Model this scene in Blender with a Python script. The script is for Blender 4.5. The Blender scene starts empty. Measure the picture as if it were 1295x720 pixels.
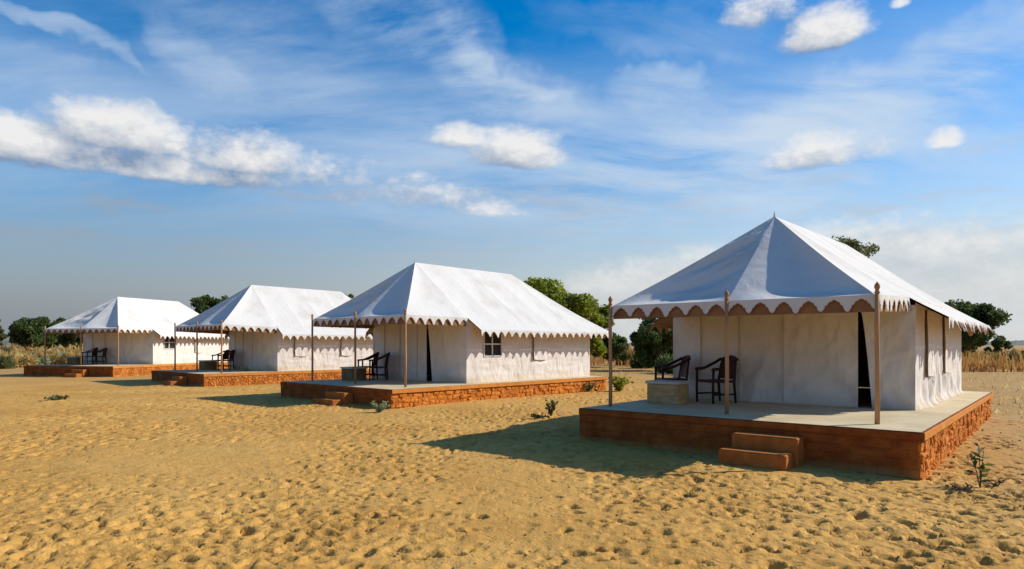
import bpy, math, random
import numpy as np
from mathutils import Vector, Matrix, noise as mnoise

rnd = random.Random(7)
rng = np.random.default_rng(11)
S = bpy.context.scene
COL = S.collection

# ------------------------------------------------------------------ camera
FPX, HZ, CX, CAMH = 853.0, 436.3, 647.5, 1.7          # focal length / horizon in photo pixels
cam_d = bpy.data.cameras.new('camera')
cam_d.sensor_width = 36.0
cam_d.lens = 36.0 * FPX / 1295.0
cam_d.shift_y = (HZ - 360.0) / 1295.0
cam_d.clip_start = 0.05
cam_d.clip_end = 12000.0
cam = bpy.data.objects.new('camera', cam_d)
cam.location = (0, 0, CAMH)
cam.rotation_euler = (math.radians(90), 0, 0)
COL.objects.link(cam)
S.camera = cam

# ------------------------------------------------------------------ exposure
S.view_settings.view_transform = 'Standard'
S.view_settings.look = 'None'
S.view_settings.gamma = 1.0
S.view_settings.use_curve_mapping = False
S.view_settings.exposure = 0.0
S.render.engine = 'CYCLES'
S.cycles.max_bounces = 5
S.cycles.diffuse_bounces = 3
S.cycles.use_denoising = True

# ------------------------------------------------------------------ sun
SUN_AZ = math.atan2(0.98, 0.196)        # clockwise from +Y
SUN_EL = math.radians(34.4)
sun_dir = Vector((math.sin(SUN_AZ) * math.cos(SUN_EL), math.cos(SUN_AZ) * math.cos(SUN_EL), math.sin(SUN_EL)))
sun_d = bpy.data.lights.new('sun', 'SUN')
sun_d.energy = 5.0
sun_d.angle = math.radians(0.5)
sun_d.color = (1.0, 0.945, 0.85)
sun = bpy.data.objects.new('sun', sun_d)
sun.rotation_euler = sun_dir.to_track_quat('Z', 'Y').to_euler()
COL.objects.link(sun)


# ------------------------------------------------------------------ node helpers
class NB:
    """small wrapper round a node tree for writing maths as code"""
    def __init__(self, tree):
        self.t = tree

    def n(self, typ, **kw):
        nd = self.t.nodes.new(typ)
        for k, v in kw.items():
            setattr(nd, k, v)
        return nd

    def put(self, sock, v):
        if isinstance(v, bpy.types.NodeSocket):
            self.t.links.new(v, sock)
        elif v is not None:
            if hasattr(sock, 'default_value'):
                try:
                    sock.default_value = v
                except Exception:
                    sock.default_value = (*v, 1.0)

    def m(self, op, a, b=None, c=None, clamp=False):
        nd = self.n('ShaderNodeMath', operation=op, use_clamp=clamp)
        for i, v in enumerate((a, b, c)):
            if v is not None:
                self.put(nd.inputs[i], v)
        return nd.outputs[0]

    def vm(self, op, a, b=None, out=0):
        nd = self.n('ShaderNodeVectorMath', operation=op)
        self.put(nd.inputs[0], a)
        if b is not None:
            self.put(nd.inputs['Scale' if op == 'SCALE' else 1], b)
        return nd.outputs[out]

    def smooth(self, x, a, b, lo=0.0, hi=1.0):
        nd = self.n('ShaderNodeMapRange', interpolation_type='SMOOTHSTEP')
        for i, v in enumerate((x, a, b, lo, hi)):
            self.put(nd.inputs[i], v)
        return nd.outputs[0]

    def mix(self, f, a, b, blend='MIX'):
        nd = self.n('ShaderNodeMix', data_type='RGBA', blend_type=blend)
        self.put(nd.inputs[0], f)
        for s, v in ((nd.inputs[6], a), (nd.inputs[7], b)):
            if isinstance(v, bpy.types.NodeSocket):
                self.t.links.new(v, s)
            else:
                s.default_value = (*v[:3], 1.0)
        return nd.outputs[2]

    def noise(self, vec, scale, detail=4.0, rough=0.5, dist=0.0, out=0):
        nd = self.n('ShaderNodeTexNoise')
        self.put(nd.inputs['Vector'], vec)
        nd.inputs['Scale'].default_value = scale
        nd.inputs['Detail'].default_value = detail
        nd.inputs['Roughness'].default_value = rough
        nd.inputs['Distortion'].default_value = dist
        return nd.outputs[out]


# ------------------------------------------------------------------ world: physical sky with clouds by direction
W = bpy.data.worlds.new('World')
S.world = W
W.use_nodes = True
W.cycles.sampling_method = 'NONE'
wt = W.node_tree
wt.nodes.clear()


def px_dir(x, y):
    az = math.atan((x - CX) / FPX)
    el = math.atan((HZ - y) / FPX * math.cos(az))
    return az, el


def cloud_group():
    g = bpy.data.node_groups.new('cumulus_field', 'ShaderNodeTree')
    g.interface.new_socket('Dir', in_out='INPUT', socket_type='NodeSocketVector')
    g.interface.new_socket('Density', in_out='OUTPUT', socket_type='NodeSocketFloat')
    b = NB(g)
    gi = b.n('NodeGroupInput')
    go = b.n('NodeGroupOutput')
    sep = b.n('ShaderNodeSeparateXYZ')
    b.put(sep.inputs[0], gi.outputs[0])
    az = b.m('ARCTAN2', sep.outputs[0], sep.outputs[1])
    el = b.m('ARCSINE', b.m('MAXIMUM', b.m('MINIMUM', sep.outputs[2], 1.0), -1.0))
    # ragged, billowing outlines
    sv = b.vm('MULTIPLY', gi.outputs[0], (1.0, 1.0, 1.55))
    nz = b.noise(sv, 11.0, 6.0, 0.59)
    nb = b.noise(sv, 60.0, 3.0, 0.6)
    wob = b.m('ADD', b.m('MULTIPLY', b.m('SUBTRACT', nz, 0.5), 2.7), b.m('MULTIPLY', b.m('SUBTRACT', nb, 0.5), 0.75))
    # boxes (x0, x1, ytop, ybase, weight) of the single cumulus clouds, in photo pixels = directions
    cl = [(-280, 170, 128, 200, 1.5), (40, 268, 126, 198, 1.35), (200, 395, 162, 224, 1.3), (-240, 400, 168, 218, 1.2), (300, 500, 194, 240, .75),
          (370, 590, 220, 262, .50), (588, 728, 164, 214, 1.1), (544, 622, 158, 188, .75), (968, 1108, 170, 216, 1.0), (1164, 1224, 162, 190, 1.1),
          (980, 1114, 2, 64, 1.0), (918, 1022, -24, 34, .8), (1124, 1154, -8, 11, .9), (1050, 1150, 168, 204, .6), (590, 680, 252, 276, .55),
          # clouds off to the sides, as the sky goes on
          (-900, -500, 60, 190, 1.1), (1500, 1800, 60, 170, 1.1)]
    F = None
    for (x0, x1, y0, y1, wgt) in cl:
        a0, _ = px_dir(x0, y0)
        a1, _ = px_dir(x1, y0)
        xm = (x0 + x1) / 2
        base = px_dir(xm, y1)[1]
        top = px_dir(xm, y0)[1]
        ca, sa = (a0 + a1) / 2, (a1 - a0) / 2
        hgt = top - base
        ce = base + hgt * 0.30
        da = b.m('DIVIDE', b.m('SUBTRACT', az, ca), sa * 1.08)
        de = b.m('SUBTRACT', el, ce)
        up = b.m('MULTIPLY', b.m('MAXIMUM', de, 0.0), 1 / (hgt * 0.82))
        dn = b.m('MULTIPLY_ADD', b.m('MINIMUM', de, 0.0), 1 / (hgt * 0.31), up)
        r2 = b.m('MULTIPLY_ADD', da, da, b.m('MULTIPLY', dn, dn))
        f = b.m('MULTIPLY_ADD', r2, -wgt, wgt)
        F = f if F is None else b.m('MAXIMUM', F, f)
    d1 = b.m('ADD', b.m('MAXIMUM', F, -1.6), wob)
    # bank of stratocumulus low on the sunny side
    topel = b.m('MULTIPLY_ADD', b.smooth(az, math.radians(0), math.radians(34)), 0.050, 0.122)
    bank = b.m('MULTIPLY', b.m('SUBTRACT', topel, el), 24.0)
    sides = b.m('MULTIPLY', b.smooth(az, math.radians(-8), math.radians(8)), b.smooth(az, math.radians(125), math.radians(80)))
    bank = b.m('ADD', b.m('MINIMUM', bank, 1.0), b.m('MULTIPLY', b.m('SUBTRACT', sides, 1.0), 2.5))
    d2 = b.m('MULTIPLY_ADD', wob, 0.9, bank)
    b.put(go.inputs[0], b.m('MAXIMUM', d1, d2))
    return g


def build_world():
    b = NB(wt)
    tc = b.n('ShaderNodeTexCoord')
    d = b.vm('NORMALIZE', tc.outputs['Generated'])
    sky = b.n('ShaderNodeTexSky', sky_type='NISHITA')
    sky.sun_disc = False
    sky.sun_elevation = SUN_EL
    sky.sun_rotation = SUN_AZ
    sky.altitude = 200.0
    sky.air_density = 1.0
    sky.dust_density = 0.6
    sky.ozone_density = 1.6
    hs = b.n('ShaderNodeHueSaturation')
    hs.inputs['Hue'].default_value = 0.502
    hs.inputs['Saturation'].default_value = 1.58
    hs.inputs['Value'].default_value = 1.62
    b.put(hs.inputs['Color'], sky.outputs[0])
    base = hs.outputs[0]
    sep = b.n('ShaderNodeSeparateXYZ')
    b.put(sep.inputs[0], d)
    z = sep.outputs[2]
    az = b.m('ARCTAN2', sep.outputs[0], sep.outputs[1])
    el = b.m('ARCSINE', z)
    # dusty air towards the horizon, paler on the sun's side
    sunny = b.m('ADD', b.m('MULTIPLY', sep.outputs[0], math.sin(SUN_AZ)), b.m('MULTIPLY', sep.outputs[1], math.cos(SUN_AZ)))
    hcol = b.mix(b.smooth(sunny, -0.5, 0.7), (2.75, 3.0, 3.45), (6.9, 7.1, 7.0))
    hz = b.smooth(b.m('ABSOLUTE', z), 0.0, 0.30, 1.0, 0.0)
    base = b.mix(hz, base, hcol)
    # high thin cirrus: combed streaks
    inv = b.m('DIVIDE', 1.0, b.m('ADD', b.m('MAXIMUM', z, 0.0), 0.16))
    pl = b.vm('SCALE', d, inv)
    warp = b.noise(pl, 0.7, 2.0, 0.45, out=1)
    wv = b.vm('ADD', pl, b.vm('SCALE', b.vm('SUBTRACT', warp, (0.5, 0.5, 0.5)), 1.1))

    def comb(deg):
        mp = b.n('ShaderNodeMapping')
        mp.inputs['Rotation'].default_value = (0, 0, math.radians(deg))
        mp.inputs['Scale'].default_value = (0.6, 1.5, 1.0)
        b.put(mp.inputs[0], wv)
        return b.noise(mp.outputs[0], 1.5, 8.0, 0.60)
    cA, cB = comb(52), comb(-30)
    # broad sweeps (x, y, half length, half width, tilt, weight)
    fz = b.noise(d, 7.0, 4.0, 0.55, out=1)
    fs_ = b.n('ShaderNodeSeparateXYZ')
    b.put(fs_.inputs[0], b.vm('SCALE', b.vm('SUBTRACT', fz, (0.5, 0.5, 0.5)), 0.16))
    azw, elw = b.m('ADD', az, fs_.outputs[0]), b.m('ADD', el, fs_.outputs[1])
    ci = None
    for (x, y, hl, hw, tilt, wgt, nz) in [(80, 52, 110, 15, -16, .75, cA), (255, 78, 80, 26, -24, .50, cA), (560, 55, 190, 42, -22, 1.15, cA), (622, 72, 90, 17, -27, 1.3, cA), (470, 110, 240, 85, -14, .55, cA),
                                         (800, 215, 330, 80, 4, .62, cB), (1160, 105, 330, 45, 17, .85, cB), (1010, 190, 330, 60, 8, .60, cB), (90, 118, 180, 26, -10, .35, cA),
                                         (830, 112, 52, 22, -6, .75, cB), (820, 30, 120, 30, -10, .4, cB), (-500, 100, 400, 90, -12, .6, cA), (1900, 120, 400, 80, 10, .6, cB)]:
        a0, e0 = px_dir(x, y)
        t = math.radians(tilt)
        sc = math.cos(a0) ** 2 / FPX
        p = b.m('SUBTRACT', azw, a0)
        q = b.m('SUBTRACT', elw, e0)
        lu = b.m('ADD', b.m('MULTIPLY', p, math.cos(t) / (hl * sc)), b.m('MULTIPLY', q, math.sin(t) / (hl * sc)))
        lv = b.m('ADD', b.m('MULTIPLY', p, -math.sin(t) / (hw * sc)), b.m('MULTIPLY', q, math.cos(t) / (hw * sc)))
        f = b.m('SUBTRACT', 1.0, b.m('ADD', b.m('MULTIPLY', lu, lu), b.m('MULTIPLY', lv, lv)))
        f = b.m('MULTIPLY', b.smooth(f, -0.9, 1.0), b.m('MULTIPLY', b.smooth(nz, 0.32, 0.74), wgt))
        ci = f if ci is None else b.m('ADD', ci, f)
    rest = b.m('MULTIPLY', b.smooth(cA, 0.46, 0.80, 0.0, 0.5), b.smooth(z, 0.30, 0.58, 0.15, 1.0))
    ci = b.m('ADD', ci, rest)
    ci = b.m('SUBTRACT', 1.0, b.m('POWER', 2.718, b.m('MULTIPLY', ci, -1.15)))
    veil = b.m('MULTIPLY', b.m('MULTIPLY', b.smooth(z, 0.43, 0.29), b.smooth(z, 0.10, 0.27)), b.smooth(cB, 0.30, 0.66, 0.10, 0.46))
    ci = b.m('MULTIPLY_ADD', veil, b.m('SUBTRACT', 1.0, ci), ci)
    ci = b.m('MULTIPLY', ci, b.smooth(z, 0.05, 0.2))
    base = b.mix(ci, base, (6.5, 7.7, 9.1))
    # thin grey layers under the cumulus
    st = b.noise(b.vm('MULTIPLY', d, (1.0, 1.0, 5.0)), 7.0, 7.0, 0.62)
    band = b.m('MULTIPLY', b.smooth(z, 0.08, 0.15), b.smooth(z, 0.30, 0.20))
    stc = b.mix(b.smooth(sunny, -0.4, 0.4), (3.5, 4.0, 4.8), (5.6, 6.0, 6.5))
    base = b.mix(b.m('MULTIPLY', b.m('MULTIPLY', b.smooth(st, 0.46, 0.72), band), 0.55), base, stc)
    # cumulus
    grp = cloud_group()

    def dens(vec):
        nd = b.n('ShaderNodeGroup')
        nd.node_tree = grp
        b.put(nd.inputs[0], vec)
        return nd.outputs[0]
    f0 = dens(d)
    f1 = dens(b.vm('ADD', d, (0.013, 0.002, 0.027)))
    alpha = b.smooth(f0, -0.10, 1.10)
    lit = b.m('ADD', 0.40, b.m('MULTIPLY', b.m('SUBTRACT', f0, f1), 0.62), clamp=True)
    ccol = b.mix(lit, (2.4, 3.3, 4.8), (9.4, 9.3, 9.2))
    # low clouds sit deeper in the dusty air
    low = b.smooth(z, 0.03, 0.24, 0.72, 0.0)
    ccol = b.mix(low, ccol, b.mix(b.smooth(sunny, -0.4, 0.5), (2.9, 3.2, 3.7), (8.0, 8.1, 8.0)))
    alpha = b.m('MULTIPLY', alpha, b.smooth(z, -0.01, 0.03))
    alpha = b.m('MULTIPLY', alpha, b.smooth(z, 0.02, 0.22, 0.74, 0.97))
    base = b.mix(alpha, base, ccol)
    bg = b.n('ShaderNodeBackground')
    b.put(bg.inputs[0], base)
    bg.inputs[1].default_value = 0.093
    out = b.n('ShaderNodeOutputWorld')
    b.put(out.inputs[0], bg.outputs[0])


build_world()


# ------------------------------------------------------------------ materials
def mat(name, build):
    m = bpy.data.materials.new(name)
    m.use_nodes = True
    t = m.node_tree
    t.nodes.clear()
    b = NB(t)
    p = b.n('ShaderNodeBsdfPrincipled')
    o = b.n('ShaderNodeOutputMaterial')
    t.links.new(p.outputs[0], o.inputs[0])
    p.inputs['Roughness'].default_value = 0.9
    p.inputs['Specular IOR Level'].default_value = 0.15
    build(b, p)
    return m


def bump(b, p, h, strength=0.3, dist=0.02):
    bp = b.n('ShaderNodeBump')
    bp.inputs['Strength'].default_value = strength
    bp.inputs['Distance'].default_value = dist
    b.put(bp.inputs['Height'], h)
    b.put(p.inputs['Normal'], bp.outputs[0])


def objco(b):
    return b.n('ShaderNodeTexCoord').outputs['Object']


def worldco(b):
    return b.n('ShaderNodeNewGeometry').outputs['Position']


def m_sand(b, p):
    w = worldco(b)
    n1 = b.noise(w, 0.35, 5.0, 0.6)
    n2 = b.noise(w, 3.2, 6.0, 0.62)
    n3 = b.noise(w, 38.0, 4.0, 0.6)
    n4 = b.noise(w, 13.0, 5.0, 0.65)
    n5 = b.smooth(b.noise(w, 8.5, 2.0, 0.5), 0.54, 0.68, 0.0, -1.0)
    c = b.mix(b.smooth(n1, 0.32, 0.68), (0.50, 0.262, 0.060), (0.605, 0.342, 0.090))
    c = b.mix(b.smooth(n2, 0.52, 0.74, 0.0, 0.55), c, (0.42, 0.215, 0.045))
    c = b.mix(b.smooth(n3, 0.55, 0.72, 0.0, 0.35), c, (0.30, 0.175, 0.06))
    c = b.mix(b.smooth(n4, 0.60, 0.76, 0.0, 0.6), c, (0.26, 0.14, 0.04))
    # trodden brown soil far off and to the right of the first tent
    sep = b.n('ShaderNodeSeparateXYZ')
    b.put(sep.inputs[0], w)
    far = b.smooth(b.m('ADD', sep.outputs[1], b.m('MULTIPLY', n1, 8.0)), 26.0, 48.0)
    rgt = b.smooth(b.m('SUBTRACT', b.m('ADD', sep.outputs[0], b.m('MULTIPLY', n1, 3.0)), b.m('MULTIPLY', sep.outputs[1], 0.42)), 3.0, 6.0)
    soil = b.mix(b.smooth(n2, 0.38, 0.62), (0.27, 0.155, 0.062), (0.44, 0.29, 0.125))
    c = b.mix(b.m('MULTIPLY', b.m('MAXIMUM', b.m('MULTIPLY', far, 0.85), b.m('MULTIPLY', rgt, 0.75)), b.smooth(n2, 0.3, 0.6, 0.45, 1.0)), c, soil)
    b.put(p.inputs['Base Color'], c)
    bump(b, p, b.m('ADD', b.m('ADD', b.m('MULTIPLY', n2, 1.0), b.m('MULTIPLY', n4, 0.9)), b.m('ADD', b.m('MULTIPLY', n3, 0.3), b.m('MULTIPLY', n5, 0.35))), 0.5, 0.05)


def m_canvas(col, dirt, wr=0.35, sc=3.0, foot=False):
    def f(b, p):
        o = objco(b)
        n1 = b.noise(o, 0.9, 5.0, 0.6)
        n2 = b.noise(o, 7.0, 5.0, 0.65)
        mp = b.n('ShaderNodeMapping')
        mp.inputs['Scale'].default_value = (1.0, 1.0, 0.45)
        mp.inputs['Rotation'].default_value = (0.2, 0.3, 0.25)
        b.put(mp.inputs[0], o)
        n3 = b.noise(mp.outputs[0], sc, 4.0, 0.55, 0.6)
        c = b.mix(b.smooth(n1, 0.45, 0.75, 0.0, 0.7), col, dirt)
        c = b.mix(b.smooth(n2, 0.55, 0.8, 0.0, 0.5), c, dirt)
        if foot:
            sp = b.n('ShaderNodeSeparateXYZ')
            b.put(sp.inputs[0], o)
            c = b.mix(b.smooth(b.m('SUBTRACT', sp.outputs[2], b.m('MULTIPLY', n1, 0.45)), 0.55, 0.30, 0.0, 0.55), c, (0.50, 0.36, 0.20))
        b.put(p.inputs['Base Color'], c)
        bump(b, p, n3, wr, 0.12)
    return f


def m_plain(c1, c2, sc=6.0, bs=0.2, bd=0.02, rough=0.9, stretch=None):
    def f(b, p):
        o = objco(b)
        if stretch:
            mp = b.n('ShaderNodeMapping')
            mp.inputs['Scale'].default_value = stretch
            b.put(mp.inputs[0], o)
            o = mp.outputs[0]
        n1 = b.noise(o, sc, 5.0, 0.6)
        n2 = b.noise(o, sc * 5.3, 4.0, 0.6)
        f_ = b.smooth(b.m('ADD', b.m('MULTIPLY', n1, 0.7), b.m('MULTIPLY', n2, 0.3)), 0.34, 0.66)
        b.put(p.inputs['Base Color'], b.mix(f_, c1, c2))
        p.inputs['Roughness'].default_value = rough
        if bs:
            bump(b, p, b.m('ADD', n1, b.m('MULTIPLY', n2, 0.4)), bs, bd)
    return f


def m_redwall(b, p):
    o = objco(b)
    mp = b.n('ShaderNodeMapping')
    mp.inputs['Scale'].default_value = (1.0, 1.0, 1.6)
    b.put(mp.inputs[0], o)
    n1 = b.noise(mp.outputs[0], 3.2, 6.0, 0.65)
    n2 = b.noise(o, 17.0, 5.0, 0.65)
    n3 = b.noise(o, 2.3, 4.0, 0.6)
    c = b.mix(b.smooth(n1, 0.35, 0.68), (0.20, 0.050, 0.010), (0.33, 0.098, 0.019))  # red plaster darkened to carry the shade on the platform front
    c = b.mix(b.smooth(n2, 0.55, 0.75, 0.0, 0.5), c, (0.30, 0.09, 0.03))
    sep = b.n('ShaderNodeSeparateXYZ')
    b.put(sep.inputs[0], o)
    # sand dust kicked up against the foot of the wall
    dust = b.m('MULTIPLY', b.smooth(b.m('ADD', sep.outputs[2], b.m('MULTIPLY', n3, 0.22)), 0.26, 0.10), 0.55)
    c = b.mix(dust, c, (0.44, 0.25, 0.09))
    sx = b.n('ShaderNodeCombineXYZ')
    b.put(sx.inputs[0], b.m('ADD', sep.outputs[0], sep.outputs[1]))
    b.put(sx.inputs[1], b.m('ADD', sep.outputs[2], b.m('MULTIPLY', n3, 0.02)))
    br = b.n('ShaderNodeTexBrick')
    b.put(br.inputs['Vector'], sx.outputs[0])
    br.inputs['Scale'].default_value = 1.0
    br.inputs['Mortar Size'].default_value = 0.006
    br.inputs['Mortar Smooth'].default_value = 0.6
    br.inputs['Brick Width'].default_value = 0.34
    br.inputs['Row Height'].default_value = 0.115
    c = b.mix(b.m('MULTIPLY', br.outputs['Fac'], b.smooth(n2, 0.35, 0.6, 0.1, 0.6)), c, (0.14, 0.04, 0.012))
    b.put(p.inputs['Base Color'], c)
    bump(b, p, b.m('SUBTRACT', b.m('ADD', n1, b.m('MULTIPLY', n2, 0.6)), b.m('MULTIPLY', br.outputs['Fac'], 0.5)), 0.6, 0.02)


def m_rubble(b, p):
    o = objco(b)
    v = b.n('ShaderNodeTexVoronoi', feature='DISTANCE_TO_EDGE')
    b.put(v.inputs['Vector'], o)
    v.inputs['Scale'].default_value = 7.5
    n2 = b.noise(o, 15.0, 5.0, 0.6)
    n1 = b.noise(o, 4.0, 3.0, 0.6)
    c = b.mix(b.smooth(n1, 0.38, 0.62), (0.38, 0.110, 0.018), (0.60, 0.215, 0.038))
    c = b.mix(b.smooth(v.outputs[0], 0.05, 0.0, 0.0, 0.5), c, (0.26, 0.085, 0.02))
    b.put(p.inputs['Base Color'], c)
    bump(b, p, b.m('ADD', b.smooth(v.outputs[0], 0.0, 0.2), b.m('MULTIPLY', n2, 0.9)), 0.7, 0.05)


def m_leaf(c1, c2, rough=0.6):
    def f(b, p):
        w = worldco(b)
        n1 = b.noise(w, 0.8, 3.0, 0.6)
        n2 = b.noise(w, 6.0, 2.0, 0.6)
        c = b.mix(b.smooth(b.m('ADD', b.m('MULTIPLY', n1, 0.55), b.m('MULTIPLY', n2, 0.45)), 0.36, 0.62), c1, c2)
        b.put(p.inputs['Base Color'], c)
        p.inputs['Roughness'].default_value = rough
        p.inputs['Specular IOR Level'].default_value = 0.2
        # light shines through the thin leaves
        tr = b.n('ShaderNodeBsdfTranslucent')
        b.put(tr.inputs['Color'], c)
        ad = b.n('ShaderNodeAddShader')
        b.put(ad.inputs[0], p.outputs[0])
        b.put(ad.inputs[1], tr.outputs[0])
        out = [q for q in b.t.nodes if q.type == 'OUTPUT_MATERIAL'][0]
        b.put(out.inputs[0], ad.outputs[0])
    return f


M = {}
M['sand'] = mat('sand', m_sand)
M['roof'] = mat('white_roof_canvas', m_canvas((0.665, 0.635, 0.585), (0.53, 0.49, 0.43), 0.22, 2.2))
M['wall'] = mat('white_wall_canvas', m_canvas((0.73, 0.665, 0.60), (0.62, 0.545, 0.47), 0.5, 3.4, True))
M['seam'] = mat('stitched_seam', m_plain((0.50, 0.43, 0.36), (0.60, 0.53, 0.46), 8.0, 0.2))
M['lining'] = mat('ochre_lining', m_plain((0.40, 0.235, 0.10), (0.52, 0.32, 0.15), 1.6, 0.2))
M['brownband'] = mat('brown_band', m_plain((0.22, 0.11, 0.05), (0.31, 0.165, 0.075), 2.5, 0.1))
M['trim'] = mat('brown_trim', m_plain((0.20, 0.085, 0.035), (0.28, 0.12, 0.05), 9.0, 0))
M['wood'] = mat('pole_wood', m_plain((0.33, 0.165, 0.075), (0.50, 0.29, 0.145), 7.0, 0.25, 0.01, 0.75, (1, 1, 0.12)))
M['redwall'] = mat('red_plaster_shaded', m_redwall)
M['rubble'] = mat('rubble_stone', m_rubble)
M['stone'] = mat('orange_stone', m_plain((0.42, 0.115, 0.014), (0.72, 0.255, 0.036), 5.5, 1.0, 0.06))
M['band'] = mat('orange_band', m_plain((0.50, 0.18, 0.030), (0.62, 0.25, 0.050), 5.0, 0.4, 0.02))
M['mortar'] = mat('dark_mortar', m_plain((0.36, 0.11, 0.02), (0.48, 0.17, 0.03), 8.0, 0.5, 0.03))
M['floor'] = mat('worn_concrete', m_plain((0.52, 0.415, 0.25), (0.64, 0.53, 0.34), 1.5, 0.25, 0.02))
M['step'] = mat('red_step', m_plain((0.32, 0.098, 0.020), (0.46, 0.155, 0.034), 6.0, 0.4, 0.02))
M['chair'] = mat('dark_chair_wood', m_plain((0.022, 0.010, 0.009), (0.045, 0.017, 0.013), 9.0, 0.1, 0.01, 0.45))
M['seat'] = mat('maroon_cane', m_plain((0.050, 0.012, 0.012), (0.085, 0.020, 0.018), 20.0, 0.3, 0.01, 0.6))
M['table'] = mat('sandstone_block', m_plain((0.36, 0.225, 0.10), (0.54, 0.37, 0.18), 5.0, 0.7, 0.03, 0.9, (1.0, 1.0, 2.2)))
M['table_shaded'] = mat('stone_block_shaded', m_plain((0.16, 0.10, 0.045), (0.26, 0.17, 0.08), 5.0, 0.6, 0.03))  # block stone with the porch roof's shade put into its colour
M['slab'] = mat('pale_slab', m_plain((0.46, 0.42, 0.36), (0.58, 0.54, 0.47), 4.0, 0.2))
M['net'] = mat('dark_net', m_plain((0.025, 0.024, 0.022), (0.05, 0.047, 0.04), 14.0, 0))
M['strap'] = mat('brown_strap', m_plain((0.16, 0.095, 0.05), (0.24, 0.15, 0.08), 9.0, 0))
M['bark'] = mat('bark', m_plain((0.09, 0.06, 0.038), (0.16, 0.11, 0.07), 5.0, 0.6, 0.04))
M['leaf_bright'] = mat('leaf_bright', m_leaf((0.045, 0.060, 0.006), (0.165, 0.185, 0.013)))
M['leaf_dark'] = mat('leaf_dark', m_leaf((0.020, 0.032, 0.009), (0.058, 0.080, 0.018)))
M['leaf_olive'] = mat('leaf_olive', m_leaf((0.045, 0.052, 0.018), (0.10, 0.11, 0.038)))
M['leaf_grey'] = mat('leaf_grey', m_leaf((0.13, 0.16, 0.08), (0.24, 0.27, 0.14)))
M['straw'] = mat('straw', m_leaf((0.155, 0.078, 0.022), (0.27, 0.15, 0.044), 0.8))
M['straw_pale'] = mat('straw_pale', m_leaf((0.22, 0.155, 0.055), (0.38, 0.28, 0.10), 0.8))
M['pebble'] = mat('pebble', m_plain((0.22, 0.13, 0.06), (0.40, 0.25, 0.11), 9.0, 0.4))
M['hill'] = mat('hill_scrub', m_plain((0.10, 0.115, 0.10), (0.19, 0.19, 0.16), 0.02, 0))


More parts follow.
